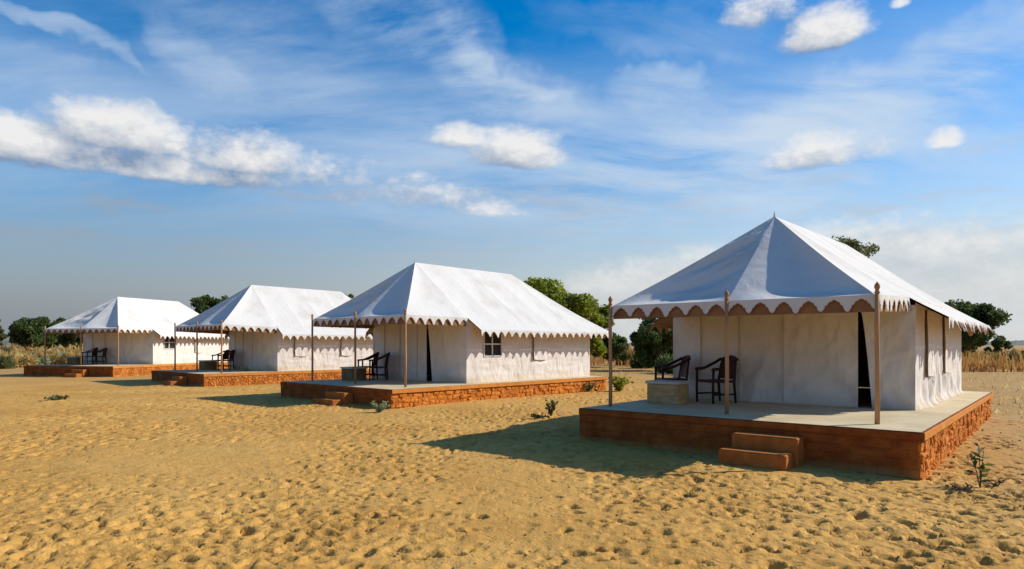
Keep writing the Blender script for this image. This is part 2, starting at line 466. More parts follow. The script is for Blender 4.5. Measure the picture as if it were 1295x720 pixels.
# ------------------------------------------------------------------ mesh helpers
class MB:
    def __init__(self):
        self.v, self.f = [], []

    def add(self, vs, fs):
        o = len(self.v)
        self.v.extend([tuple(q) for q in vs])
        self.f.extend([tuple(i + o for i in g) for g in fs])

    def box(self, x0, x1, y0, y1, z0, z1, bev=0.0):
        if bev <= 0:
            vs = [(x, y, z) for z in (z0, z1) for y in (y0, y1) for x in (x0, x1)]
            self.add(vs, [(0, 2, 3, 1), (4, 5, 7, 6), (0, 1, 5, 4), (2, 6, 7, 3), (0, 4, 6, 2), (1, 3, 7, 5)])
            return
        # chamfered box
        lo, hi = (x0, y0, z0), (x1, y1, z1)
        vs, idx = [], {}
        for i in range(8):
            c = [(lo, hi)[(i >> k) & 1][k] for k in range(3)]
            sg = [1 if not (i >> k) & 1 else -1 for k in range(3)]
            for ax in range(3):
                q = [c[k] + (sg[k] * bev if k != ax else 0) for k in range(3)]
                idx[(i, ax)] = len(vs)
                vs.append(q)
        fs = []
        for ax in range(3):
            k1, k2 = (ax + 1) % 3, (ax + 2) % 3
            for s in (0, 1):
                c = [s << ax, (s << ax) | (1 << k1), (s << ax) | (1 << k1) | (1 << k2), (s << ax) | (1 << k2)]
                q = [idx[(i, ax)] for i in c]
                fs.append(q if s else q[::-1])
        for ax in range(3):
            k1, k2 = (ax + 1) % 3, (ax + 2) % 3
            for s1 in (0, 1):
                for s2 in (0, 1):
                    i0 = (s1 << k1) | (s2 << k2)
                    i1 = i0 | (1 << ax)
                    fs.append([idx[(i0, k1)], idx[(i1, k1)], idx[(i1, k2)], idx[(i0, k2)]])
        for i in range(8):
            fs.append([idx[(i, 0)], idx[(i, 1)], idx[(i, 2)]])
        self.add(vs, fs)

    def tube(self, pts, rads, n=8, cap=True):
        pts = [Vector(q) for q in pts]
        rings = []
        up = Vector((0.13, 0.21, 1)).normalized()
        for i, q in enumerate(pts):
            t = (pts[min(i + 1, len(pts) - 1)] - pts[max(i - 1, 0)]).normalized()
            if abs(t.dot(up)) > 0.97:
                a = Vector((1, 0, 0)) - t * t.x
            else:
                a = up - t * t.dot(up)
            a.normalize()
            c = t.cross(a)
            r = rads[i] if hasattr(rads, '__len__') else rads
            rings.append([q + (a * math.cos(k * 2 * math.pi / n) + c * math.sin(k * 2 * math.pi / n)) * r for k in range(n)])
        vs = [w for r in rings for w in r]
        fs = []
        for i in range(len(pts) - 1):
            for k in range(n):
                k2 = (k + 1) % n
                fs.append((i * n + k, i * n + k2, (i + 1) * n + k2, (i + 1) * n + k))
        if cap:
            fs.append(tuple(range(n - 1, -1, -1)))
            fs.append(tuple((len(pts) - 1) * n + k for k in range(n)))
        self.add(vs, fs)

    def lathe(self, prof, n=10, at=(0, 0, 0)):
        vs, fs = [], []
        for r, z in prof:
            for k in range(n):
                a = k * 2 * math.pi / n
                vs.append((at[0] + r * math.cos(a), at[1] + r * math.sin(a), at[2] + z))
        for i in range(len(prof) - 1):
            for k in range(n):
                k2 = (k + 1) % n
                fs.append((i * n + k, i * n + k2, (i + 1) * n + k2, (i + 1) * n + k))
        fs.append(tuple(range(n - 1, -1, -1)))
        fs.append(tuple((len(prof) - 1) * n + k for k in range(n)))
        self.add(vs, fs)

    def build(self, name, m, parent=None, smooth=False):
        me = bpy.data.meshes.new(name)
        me.from_pydata(self.v, [], self.f)
        me.validate()
        me.materials.append(m)
        if smooth:
            me.polygons.foreach_set('use_smooth', [True] * len(me.polygons))
        me.update()
        o = bpy.data.objects.new(name, me)
        COL.objects.link(o)
        if parent is not None:
            o.parent = parent
        return o


def tag(o, label=None, cat=None, group=None, kind=None):
    if label:
        o['label'] = label
    if cat:
        o['category'] = cat
    if group:
        o['group'] = group
    if kind:
        o['kind'] = kind
    return o


def empty(name, loc, rz=0.0):
    o = bpy.data.objects.new(name, None)
    o.empty_display_size = 0.2
    o.location = loc
    o.rotation_euler = (0, 0, rz)
    COL.objects.link(o)
    return o


def copy_tree(o, parent=None):
    c = o.copy()
    COL.objects.link(c)
    c.parent = parent
    for ch in list(o.children):
        copy_tree(ch, c)
    return c


# ------------------------------------------------------------------ tent data (sizes and places measured in the photograph)
TENTS = [
    dict(loc=(2.974, 10.042, 0.049), yaw=-0.6939, a=2.066, yp=0.599, ph=0.576, zp=2.481, ze=2.336, ya=2.739, za=3.964, yr=7.803, zr=4.027, w=2.152, yw=3.086, yb=9.0, pw=2.707, pd=9.25, we=2.606, ze2=2.103, ye2=9.72, yend=3.33, ys=3.06, pwl=2.362),
    dict(loc=(-4.969, 18.546, 0.082), yaw=-0.7363, a=2.212, yp=0.816, ph=0.512, zp=2.549, ze=2.408, ya=2.963, za=4.152, yr=7.342, zr=4.127, w=2.212, yw=3.018, yb=9.05, pw=2.679, pd=9.39, we=2.713, ze2=2.047, ye2=9.687, yend=3.026, ys=3.10, pwl=2.722),
    dict(loc=(-13.333, 26.893, 0.12), yaw=-0.7461, a=2.23, yp=0.792, ph=0.491, zp=2.508, ze=2.385, ya=3.055, za=4.171, yr=7.515, zr=4.137, w=2.202, yw=3.09, yb=9.05, pw=2.457, pd=9.39, we=2.615, ze2=2.012, ye2=9.722, yend=3.131, ys=3.08, pwl=2.783),
    dict(loc=(-21.479, 32.63, 0.132), yaw=-0.239, a=2.171, yp=0.77, ph=0.553, zp=2.5, ze=2.384, ya=2.976, za=4.096, yr=7.436, zr=4.129, w=2.208, yw=2.975, yb=9.05, pw=2.599, pd=9.39, we=2.642, ze2=2.078, ye2=9.722, yend=3.15, ys=2.98, pwl=2.676),
]


# ------------------------------------------------------------------ ground
_lat = rng.random((256, 256)).astype(np.float32)


def vnoise(x, y):
    xi, yi = np.floor(x).astype(np.int64), np.floor(y).astype(np.int64)
    fx, fy = x - xi, y - yi
    fx, fy = fx * fx * (3 - 2 * fx), fy * fy * (3 - 2 * fy)
    a, b_, c, d = _lat[xi & 255, yi & 255], _lat[(xi + 1) & 255, yi & 255], _lat[xi & 255, (yi + 1) & 255], _lat[(xi + 1) & 255, (yi + 1) & 255]
    return (a * (1 - fx) + b_ * fx) * (1 - fy) + (c * (1 - fx) + d * fx) * fy - 0.5


def ground_z(x, y):
    """smooth lie of the land (no footprints)"""
    return 0.0046 * np.clip(y, 0, 34) + 0.10 * vnoise(x / 9 + 3, y / 9 + 7) * np.clip((np.hypot(x, y) - 2) / 8, 0, 1) + 0.5 * vnoise(x / 60, y / 60) * np.clip((y - 45) / 60, 0, 1)


def gz(x, y):
    return float(ground_z(np.array([float(x)]), np.array([float(y)]))[0])


def axis(lo, hi, step_fn):
    out = [lo]
    while out[-1] < hi:
        out.append(out[-1] + step_fn(out[-1]))
    return np.array(out)


def make_ground():
    def sx(v):
        v = abs(v)
        return 0.031 if v < 8.5 else min(0.031 * 1.055 ** ((v - 8.5) / 0.25) if v < 28 else 3.0 + (v - 28) * 0.12, 400)
    xp = axis(0.0, 6000, sx)
    xs = np.concatenate([-xp[:0:-1], xp])

    def sy(v):
        if v < 2.4:
            return 0.25 if v > -3 else max(0.25, -v * 0.2)
        if v < 7:
            return 0.027
        if v < 30:
            return 0.027 + (v - 7) * 0.0052
        return min(0.15 + (v - 30) * 0.05, 400)
    yf = axis(-3.0, 7000, sy)
    yn = -np.geomspace(3.6, 400, 20)[::-1]
    ys = np.concatenate([yn, yf])
    X, Y = np.meshgrid(xs, ys)
    Z = ground_z(X, Y).astype(np.float64)
    near = np.clip((26 - Y) / 12, 0, 1) * np.clip((24 - np.abs(X)) / 8, 0, 1)
    Z += near * (0.050 * vnoise(X / 1.3, Y / 1.3) + 0.018 * vnoise(X / 0.52 + 9, Y / 0.52) + 0.010 * vnoise(X / 0.21 + 5, Y / 0.21 + 2) + 0.010 * vnoise(X / 0.095, Y / 0.095 + 4))
    # footprints: dents with a pushed-up rim
    # many shallow scuffs, and fewer deep steep-sided prints in loose clusters
    n1, n2 = 12000, 38000
    fy = 2.3 + 24.0 * rng.random(n1 + n2) ** 0.8
    fx = (rng.random(n1 + n2) * 2 - 1) * (1.5 + fy * 0.86)
    deep = np.arange(n1 + n2) >= n1
    cl = vnoise(fx / 1.9 + 40, fy / 1.9 + 11) + 0.5
    keep = np.where(deep, cl > 0.20 + 0.5 * rng.random(n1 + n2), cl > 0.1 + 0.5 * rng.random(n1 + n2))
    fx, fy, deep = fx[keep], fy[keep], deep[keep]
    k_ = len(fx)
    ang = rng.normal(0.0, 0.75, k_)
    L = np.where(deep, 0.038 + 0.046 * rng.random(k_) ** 2.4, 0.045 + 0.06 * rng.random(k_) ** 2)
    Wd = L * (0.45 + 0.30 * rng.random(k_))
    dp = np.where(deep, L * (0.68 + 0.55 * rng.random(k_)), L * (0.12 + 0.22 * rng.random(k_)))
    pw_ = np.where(deep, 2.2, 1.4)
    DN, RM = np.zeros_like(Z), np.zeros_like(Z)
    for i in range(len(fx)):
        R = L[i] * 2.1
        i0, i1 = np.searchsorted(xs, (fx[i] - R, fx[i] + R))
        j0, j1 = np.searchsorted(ys, (fy[i] - R, fy[i] + R))
        if i1 - i0 < 2 or j1 - j0 < 2:
            continue
        dx = X[j0:j1, i0:i1] - fx[i]
        dy = Y[j0:j1, i0:i1] - fy[i]
        c, s = math.cos(ang[i]), math.sin(ang[i])
        r2 = ((c * dx + s * dy) / L[i]) ** 2 + ((-s * dx + c * dy) / Wd[i]) ** 2
        DN[j0:j1, i0:i1] = np.maximum(DN[j0:j1, i0:i1], dp[i] * np.exp(-r2 ** pw_[i]))
        RM[j0:j1, i0:i1] = np.maximum(RM[j0:j1, i0:i1], dp[i] * 0.17 * np.exp(-(np.sqrt(r2) - 1.45) ** 2 * 5))
    Z += RM - DN
    nv = X.size
    co = np.empty((nv, 3))
    co[:, 0], co[:, 1], co[:, 2] = X.ravel(), Y.ravel(), Z.ravel()
    ny, nx = X.shape
    idx = np.arange(nv).reshape(ny, nx)
    q = np.stack([idx[:-1, :-1], idx[:-1, 1:], idx[1:, 1:], idx[1:, :-1]], -1).reshape(-1, 4)
    me = bpy.data.meshes.new('sand_ground')
    me.vertices.add(nv)
    me.vertices.foreach_set('co', co.ravel())
    me.loops.add(q.size)
    me.loops.foreach_set('vertex_index', q.ravel().astype(np.int32))
    me.polygons.add(len(q))
    me.polygons.foreach_set('loop_start', np.arange(0, q.size, 4, dtype=np.int32))
    me.polygons.foreach_set('use_smooth', np.ones(len(q), dtype=bool))
    me.materials.append(M['sand'])
    me.update()
    o = bpy.data.objects.new('sand_ground', me)
    COL.objects.link(o)
    tag(o, 'yellow desert sand pocked with footprints, reaching to the horizon', 'sand', kind='structure')


make_ground()


def make_hills():
    mb = MB()
    n = 1400
    top, bot = [], []
    for i in range(n + 1):
        a = math.radians(-75 + 150 * i / n)
        r = 2600
        h = 8 + 26 * max(0, mnoise.noise((i * 0.013, 3.1, 0))) + 6 * mnoise.noise((i * 0.31, 9.1, 0)) + 4 * mnoise.noise((i * 0.9, 2.1, 0))
        top.append((r * math.sin(a), r * math.cos(a), h))
        bot.append(((r - 300) * math.sin(a), (r - 300) * math.cos(a), -2))
    back = [(q[0] * 1.15, q[1] * 1.15, -2) for q in top]
    vs = bot + top + back
    k = n + 1
    fs = []
    for i in range(n):
        fs.append((i, i + 1, k + i + 1, k + i))
        fs.append((k + i, k + i + 1, 2 * k + i + 1, 2 * k + i))
    mb.add(vs, fs)
    tag(mb.build('distant_hills', M['hill'], None, True), 'low grey-blue hills along the horizon', 'hills', kind='structure')


make_hills()


# ------------------------------------------------------------------ platforms
def stone_mesh(u0, u1, z0, z1, r, depth):
    """one rough stone, bulging out along +x of its own frame; corners jittered"""
    j = lambda s: (r.random() - 0.5) * s
    du, dz = u1 - u0, z1 - z0
    c = [(u0 + j(du * .42), z0 + j(dz * .34)), (u1 + j(du * .42), z0 + j(dz * .34)), (u1 + j(du * .42), z1 + j(dz * .34)), (u0 + j(du * .42), z1 + j(dz * .34))]
    # eight-cornered outline
    ring = []
    for k in range(4):
        p, q = c[k], c[(k + 1) % 4]
        for t in (0.20, 0.80):
            ring.append((p[0] + (q[0] - p[0]) * t + j(.02), p[1] + (q[1] - p[1]) * t + j(.015)))
    cx = sum(p[0] for p in ring) / 8
    cz = sum(p[1] for p in ring) / 8
    vs = [(-0.05, p[0], p[1]) for p in ring]
    vs += [(depth * .72 + j(.014), cx + (p[0] - cx) * .93, cz + (p[1] - cz) * .93) for p in ring]
    vs += [(depth + j(.018), cx + (p[0] - cx) * .58, cz + (p[1] - cz) * .58) for p in ring]
    vs.append((depth * 1.08, cx, cz))
    fs = []
    for lvl in (0, 8):
        for k in range(8):
            k2 = (k + 1) % 8
            fs.append((lvl + k, lvl + k2, lvl + 8 + k2, lvl + 8 + k))
    for k in range(8):
        fs.append((16 + k, 16 + (k + 1) % 8, 24))
    return vs, fs


def make_platform(i, T, step_x, label):
    root = empty('tent_platform', T['loc'], T['yaw'])
    tag(root, label, 'platform', 'raised platforms carrying the tents')
    L, R, D, ph = T['pwl'], T['pw'], T['pd'], T['ph']
    bh = 0.115
    stones = i in (0, 1)
    # plastered front and sides, shade of the front put into the red
    m = MB()
    m.box(-L, R - (0.045 if stones else 0.0), 0.0, D, -0.5, ph - bh)
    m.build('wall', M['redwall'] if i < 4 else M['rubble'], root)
    # top course
    m = MB()
    m.box(-L - 0.015, R + 0.018, -0.015, D + 0.015, ph - bh + 0.001, ph - 0.006, 0.012)
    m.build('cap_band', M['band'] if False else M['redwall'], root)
    m = MB()
    m.box(R + 0.019, R + 0.032, -0.012, D + 0.012, ph - bh + 0.003, ph - 0.010, 0.006)
    m.build('side_band', M['band'], root)
    # worn concrete deck, a slightly uneven sheet
    m = MB()
    nx, ny = 14, 24
    vs, fs = [], []
    for b_ in range(ny + 1):
        for a_ in range(nx + 1):
            x = -L + 0.01 + (L + R - 0.02) * a_ / nx
            y = 0.01 + (D - 0.02) * b_ / ny
            edge = a_ in (0, nx) or b_ in (0, ny)
            vs.append((x, y, ph - 0.004 if edge else ph + 0.004 * mnoise.noise((x, y, i * 7.0))))
    for b_ in range(ny):
        for a_ in range(nx):
            q = b_ * (nx + 1) + a_
            fs.append((q, q + 1, q + nx + 2, q + nx + 1))
    m.add(vs, fs)
    m.build('deck', M['floor'], root, True)
    # rubble stones on the sunlit flank
    r = random.Random(40 + i)
    if stones:
        zb, zt = -0.10, ph - bh - 0.004
        rows = 4

        m = MB()
        m.box(R - 0.0449, R - 0.022, 0.004, D - 0.004, -0.3, zt)
        m.build('mortar_bed', M['mortar'], root)

        def course(k, y):     # wavy bed joints
            if k == 0:
                return zb
            if k == rows:
                return zt
            return zb + (zt - zb) * (k / rows) + 0.06 * mnoise.noise((y * 2.3, k * 9.1, i * 3.0)) + 0.03 * mnoise.noise((y * 7.0, k * 4.1, i))
        for k in range(rows):
            y = 0.0
            while y < D - 0.02:
                wd = 0.09 + 0.22 * r.random() ** 1.4
                y1 = min(y + wd, D)
                if D - y1 < 0.12:
                    y1 = D
                g = 0.004
                vs, fs = stone_mesh(y + g, y1 - g, course(k, (y + y1) / 2) + g, course(k + 1, (y + y1) / 2) - g, r, 0.006 + 0.045 * r.random())
                m = MB()
                m.add([(R - 0.045 + 0.012 + a, min(max(b_, 0.003), D - 0.003), min(c, zt)) for a, b_, c in vs], fs)
                m.build('stone', M['stone'], root)
                y = y1
    else:
        m = MB()
        n1, n2 = 70, 6
        vs, fs = [], []
        for a_ in range(n1 + 1):
            for b_ in range(n2 + 1):
                y, z = D * a_ / n1, -0.15 + (ph - bh + 0.145) * b_ / n2
                vs.append((R + 0.012 + 0.02 * mnoise.noise((y * 4, z * 5, i)), y, z))
        for a_ in range(n1):
            for b_ in range(n2):
                q = a_ * (n2 + 1) + b_
                fs.append((q, q + n2 + 1, q + n2 + 2, q + 1))
        m.add(vs, fs)
        m.build('rubble_face', M['rubble'], root)
    # two steps up to the deck
    x0, x1 = step_x
    m = MB()
    m.box(x0 + 0.06, x1 + 0.05, -0.31, -0.017, -0.25, ph * 0.70, 0.018)
    m.build('step', M['step'], root)
    m = MB()
    m.box(x0, x1, -0.63, -0.312, -0.25, ph * 0.37, 0.018)
    m.build('step', M['step'], root)
    return root


PLAT_LABELS = [
    'red platform with two wide steps and orange rubble flank, beside the lone seedling',
    'red platform with orange rubble flank beside the small grey tuft',
    'red platform with orange flank behind the bare twiggy plant',
    'red platform beside the straw-coloured shrubs, with one bright step end',
]
STEPX = [(0.36, 1.27), (0.10, 1.02), (0.15, 0.95), (0.45, 1.15)]
for i, T in enumerate(TENTS):
    make_platform(i, T, STEPX[i], PLAT_LABELS[i])


# ------------------------------------------------------------------ tents
def V(*a):
    return Vector(a)


SCALLOP = [(0.0, -1.0), (.06, -.96), (.12, -.85), (.155, -.72), (.175, -.62), (.235, -.61), (.262, -.54), (.285, -.46), (.33, -.40), (.385, -.385), (.42, -.335), (.455, -.30), (.5, -.285)]
SCALLOP = SCALLOP + [(1 - x, y) for x, y in SCALLOP[-2::-1]]


def make_valance(P0, P1, out, depth, period, seed, root, flutter=0.02, band=False):
    """hanging scalloped strip along an eave, with brown edging and an ochre back"""
    Ln = (P1 - P0).length
    n = max(1, round(Ln / period))
    d = (P1 - P0) / n
    r = random.Random(seed)
    tops, bots, edg = [], [], []
    depths = [depth * (0.90 + 0.2 * r.random()) for _ in range(n + 1)]
    lean = [flutter * (r.random() - 0.25) * 2.2 for _ in range(n + 1)]
    for k in range(n):
        for j, (x, y) in enumerate(SCALLOP[:-1] if k < n - 1 else SCALLOP):
            base = P0 + d * (k + x)
            dd = depths[k] * (1 - x) + depths[k + 1] * x
            ln = lean[k] * (1 - x) + lean[k + 1] * x
            ln += 0.008 * math.sin((k + x) * 5.1 + seed)
            o = out * 0.012
            tops.append(base + o)
            bots.append(base + o + V(0, 0, dd * y) + out * (ln * -y))
            edg.append(base + o + V(0, 0, dd * y + min(0.016, dd * (-y) * .6)) + out * (ln * -y))
    N = len(tops)

    def strip(A, B, off):
        vs = [a + out * off for a in A] + [c + out * off for c in B]
        return vs, [(q, q + 1, N + q + 1, N + q) for q in range(N - 1)]
    m = MB()
    vs, fs = strip(tops, bots, 0.0)
    m.add(vs, fs)
    v = m.build('valance', M['roof'], root, False)
    m = MB()
    m.add(*strip(edg, bots, 0.005))
    m.build('trim', M['trim'], v)
    m = MB()
    if band:      # straight brown band hanging behind the scallops
        m.add(*strip(tops, [t_ + V(0, 0, -depth * 1.0) for t_ in tops], -0.03))
        m.build('inner_band', M['brownband'], v)
    else:
        m.add(*strip(tops, bots, -0.006))
        m.build('valance_back', M['lining'], v)


def wrinkle(seed):
    r = random.Random(seed)
    ks = []
    for _ in range(14):
        a = r.uniform(-1.3, 1.3)
        ks.append((math.cos(a), math.sin(a), r.uniform(2.5, 7.0), r.uniform(0, 6.3), r.uniform(0.3, 1.0), r.random() * 30))

    def f(u, v):
        t = 0.0
        for (c, s, fq, ph, am, o) in ks:
            msk = max(0.0, mnoise.noise((u * 0.8 + o, v * 0.8, o)) + 0.1)
            x = math.sin((c * u + s * v) * fq + ph + 1.4 * mnoise.noise((u * .9, v * .9, o)))
            t += am * msk * (1 - abs(x)) ** 3
        return t
    return f


def wall_patch(name, p0, p1, z0, ztop, out, seed, root, amp=0.03, mode='front', puddle=0.05, cell=0.045, holes=()):
    """cloth wall hanging between floor and roof; p0,p1 are (x,y); ztop(t) gives the height; holes are (t0,t1,za,zb)"""
    p0, p1 = V(*p0, 0), V(*p1, 0)
    Ln = (p1 - p0).length
    nu = max(6, int(Ln / cell))
    nv = 40
    wf = wrinkle(seed)
    us = [k / nu for k in range(nu + 1)]
    for h in holes:
        for t in h[:2]:
            kk = min(range(nu + 1), key=lambda q: abs(us[q] - t))
            us[kk] = t
    vs, fs = [], []
    hz = [h[2:] for h in holes]
    fr = [k / nv for k in range(nv + 1)]
    for k in range(nu + 1):
        t = us[k]
        zt = ztop(t)
        for j in range(nv + 1):
            z = z0 + (zt - z0) * fr[j]
            if hz:   # make rows meet the sills and heads of the windows
                rows = [z0 + (zt - z0) * q for q in fr]
                for zz in hz[0]:
                    jj = min(range(nv + 1), key=lambda q: abs(rows[q] - zz))
                    if jj == j:
                        z = zz
            hgt = (z - z0)
            U = t * Ln
            if mode == 'front':
                w = amp * (wf(U, hgt) - 0.6)
                # folds that gather towards the lower corners
                w += amp * 0.55 * max(0, 1 - hgt / 1.4) * math.sin(9 * math.atan2(hgt + .05, t * Ln + .12) + seed) * min(1, hgt * 3)
                w += amp * 0.55 * max(0, 1 - hgt / 1.4) * math.sin(8 * math.atan2(hgt + .05, (1 - t) * Ln + .12) + seed * 2) * min(1, hgt * 3)
            elif mode == 'folds':
                low = max(0.15, min(1, (1.6 - hgt) / 1.2))
                w = amp * low * (0.9 * math.sin(U * 9.0 + 2.2 * mnoise.noise((U * 1.1, hgt * 0.6, seed))) * 0.5 + 0.8 * mnoise.noise((U * 5.5, hgt * 1.3, seed)) + 0.5 * wf(U, hgt))
            else:
                w = amp * (0.55 * mnoise.noise((U * 0.7, hgt * 4.5, seed)) + 0.45 * mnoise.noise((U * 1.8, hgt * 9, seed + 3)) + 0.5 * (wf(hgt, U) - .5))
            spread = puddle * max(0.0, 1 - hgt / 0.14) ** 2
            q = p0.lerp(p1, t) + out * ((w + spread) * min(1.0, 10 * min(t, 1 - t)))
            vs.append((q.x, q.y, z))
    kv = nv + 1

    def inside(k, j):
        t = (us[k] + us[k + 1]) / 2
        c = (vs[k * kv + j][2] + vs[(k + 1) * kv + j + 1][2]) / 2
        return any(h[0] < t < h[1] and h[2] < c < h[3] for h in holes)
    for k in range(nu):
        for j in range(nv):
            if not inside(k, j):
                fs.append((k * kv + j, (k + 1) * kv + j, (k + 1) * kv + j + 1, k * kv + j + 1))
    m = MB()
    m.add(vs, fs)
    return m.build(name, M['wall'], root, True)


def make_tent(i, T, opts, label):
    root = empty('canvas_tent', T['loc'], T['yaw'])
    tag(root, label, 'tent', 'white canvas tents in a row')
    a, yp, ph, ze, ze2 = T['a'], T['yp'], T['ph'], T['ze'], T['ze2']
    A = V(0, T['ya'], T['za'])
    B = V(0, T['yr'], T['zr'])
    we, ys, ye2, yend = T['we'], T['ys'], T['ye2'], T['yend']
    EL, EM, ER = V(-a, yp, ze), V(0, yp - 0.01, ze), V(a, yp, ze)
    sd = 100 * i

    # every seam is a curve from the ridge down to the eave; neighbouring panels share it
    def seam(p, q, sag):
        return lambda t: p.lerp(q, t) + V(0, 0, -sag * math.sin(math.pi * t ** 1.25))

    def panel(e0, e1, nu, ns, hang, wr, seed, out, flare=0.0, skew=1.0):
        """cloth hung between two seams; hang pulls it inwards, flare keeps the foot standing out"""
        out = out.normalized()

        def mk(a_, b_, off):
            vs, fs = [], []
            for q in range(b_ + 1):
                t = q / b_
                p0, p1 = e0(t), e1(t)
                for u_ in range(a_ + 1):
                    u = u_ / a_
                    sh = math.sin(math.pi * u ** skew) ** 0.85 if 0 < u < 1 else 0.0
                    k = (t / 0.84) ** 1.1 if t < 0.84 else max(0.0, 1 - ((t - 0.84) / 0.16) ** 1.6)
                    d = -hang * sh * (k if flare else math.sin(math.pi * min(1, t * 1.0)) ** 0.7)
                    nz = mnoise.noise((u * 2.0 + seed, t * 5.5 + u * 1.5, seed * 1.7)) + 0.4 * mnoise.noise((u * 3 + seed, t * 13.0 + u * 3, seed))
                    d += wr * nz * sh * math.sin(math.pi * min(1, t * 1.01))
                    edge = 1.0 if off == 0 else min(1.0, (t + .02) * 4)
                    vs.append(p0.lerp(p1, u) + out * (d + off * edge))
            k_ = a_ + 1
            for q in range(b_):
                for u_ in range(a_):
                    fs.append((q * k_ + u_, q * k_ + u_ + 1, (q + 1) * k_ + u_ + 1, (q + 1) * k_ + u_))
            return vs, fs
        m = MB()
        m.add(*mk(nu, ns, 0.0))
        o = m.build('roof_panel', M['roof'], root, True)
        m = MB()
        m.add(*mk(nu, ns, -0.03))
        m.build('lining', M['lining'], o, True)
        return o
    hipL, hipR, mid = seam(A, EL, 0.035), seam(A, ER, 0.035), seam(A, EM, 0.02)
    nf = V(0, -(T['za'] - ze), T['ya'] - yp)
    panel(hipL, mid, 26, 60, 0.185, 0.17, sd + 1.3, nf, 1, 0.9)
    panel(mid, hipR, 22, 40, 0.175, 0.018, sd + 2.9, nf, 1, 1.45)
    PE = {}
    for sgn in (1, -1):
        hip = hipR if sgn > 0 else hipL
        n = 4
        byl = [ys + (ye2 - 1.75 - ys) * k / n for k in range(n + 1)]
        ed = [seam(A.lerp(B, k / n), V(sgn * we, byl[k], ze2), 0.075) for k in range(n + 1)]
        ed.append(seam(B, V(sgn * we, ye2, ze2), 0.075))
        sstar = a / we
        PE[sgn] = ed[0](sstar)
        ns_ = V(sgn * (T['za'] - ze), 0, a)
        panel(hip, (lambda e: (lambda t: e(t * sstar)))(ed[0]), 12, 24, 0.035, 0.015, sd + 4 + sgn, ns_)
        for k in range(n + 1):
            panel(ed[k], ed[k + 1], 10, 26, 0.022, 0.016, sd + 7 + k + sgn, ns_)
        if sgn > 0:
            rearR = ed[-1]
        else:
            rearL = ed[-1]
    panel(rearL, rearR, 18, 24, 0.05, 0.02, sd + 23, V(0, T['zr'] - ze2, ye2 - T['yr']))
    # valances
    vd, per = 0.235, 0.345
    make_valance(EL, EM, V(0, -1, 0), vd, per, sd + 31, root, 0.02, True)
    make_valance(EM, ER, V(0, -1, 0), vd, per, sd + 32, root, 0.02, True)
    for sgn in (1, -1):
        ox = V(sgn, 0, 0)
        make_valance(V(sgn * a, yp, ze), PE[sgn], ox, vd, per, sd + 33 + sgn, root, 0.03, True)
        make_valance(V(sgn * we, ys, ze2), V(sgn * we, ye2, ze2), ox, vd * 0.92, per * 0.95, sd + 36 + sgn, root, opts.get('flutter', 0.035))
    make_valance(V(we, ye2, ze2), V(-we, ye2, ze2), V(0, 1, 0), vd, per, sd + 40, root)
    # poles with turned spear finials
    for x in (-a, 0.0, a):
        m = MB()
        yb_ = yp - 0.035
        xo = x + (0.03 if x > 0 else -0.03 if x < 0 else 0)
        m.tube([(xo, yb_, ph - 0.003), (xo + .006, yb_, ph + 0.7), (xo - .004, yb_, ph + 1.3), (xo, yb_, ze + 0.01)], [0.033, 0.031, 0.030, 0.028], 10)
        po = m.build('pole', M['wood'], root, True)
        m = MB()
        zt = T['zp'] - ze
        prof = [(0.032, 0), (0.040, 0.012), (0.028, 0.03), (0.025, zt * .35), (0.037, zt * .55), (0.038, zt * .68), (0.03, zt * .85), (0.008, zt * 1.05), (0.002, zt * 1.12)]
        m.lathe(prof, 10, (xo, yb_, ze + 0.012))
        m.build('finial', M['wood'], po, True)
    m = MB()
    m.lathe([(0.02, -0.05), (0.014, 0.03), (0.006, 0.07), (0.002, 0.10)], 8, (0, T['ya'], T['za']))
    m.build('roof_spike', M['slab'], root, True)
    # cloth walls
    w, yw, yb = T['w'], T['yw'], T['yb']

    def roofz(x):
        x = abs(x)
        return T['za'] - (T['za'] - ze) * x / a - 0.12
    dx = opts['door']
    gap = opts['gap']
    top = lambda x0, x1: (lambda t: max(roofz(x0 + (x1 - x0) * t), ze - 0.03))
    seams = [-w, -0.72 * w + .0, -0.36 * w, 0.02 * w, dx]
    for k in range(len(seams) - 1):
        x0, x1 = seams[k], seams[k + 1]
        ex = 0.0
        if k == len(seams) - 2:
            x1 -= gap * 0.2
        o = wall_patch('front_wall_panel', (x0 + 0.0, yw - 0.004 * (k % 2)), (x1, yw - 0.004 * (k % 2)), ph + 0.002, top(x0, x1), V(0, -1, 0), sd + 50 + k, root, 0.06, 'front', 0.03)
        if k:
            m = MB()
            m.box(x0 - 0.012, x0 + 0.012, yw - 0.022, yw - 0.012, ph + 0.03, top(x0, x1)(0) - 0.03)
            m.build('seam', M['seam'], o)
    # the door leaf is pinned at the top and drawn aside at the foot
    o = wall_patch('door_flap', (dx + gap * 0.12, yw - 0.006), (w, yw - 0.002), ph + 0.002, top(dx, w), V(0, -1, 0), sd + 57, root, 0.06, 'front', 0.03)
    if gap > 0.01:
        me = o.data
        for v in me.vertices:
            h = (v.co.z - ph)
            t = max(0, 1 - (v.co.x - dx) / 0.55)
            v.co.x += gap * max(0, 1 - h / 1.62) ** 0.75 * t
    # side walls with windows
    sz = lambda t: ze2 + 0.30
    holes = []
    Ls = yb - yw
    wins = opts['windows']
    for (y0, y1, z0, z1, kind) in wins:
        if kind == 'open':
            holes.append(((y0 - yw) / Ls, (y1 - yw) / Ls, z0, z1))
    wall_patch('side_wall', (w, yw), (w, yb), ph + 0.002, sz, V(1, 0, 0), sd + 61, root, opts.get('sideamp', 0.03), opts.get('sidemode', 'flat'), opts.get('puddle', 0.06), 0.05, holes)
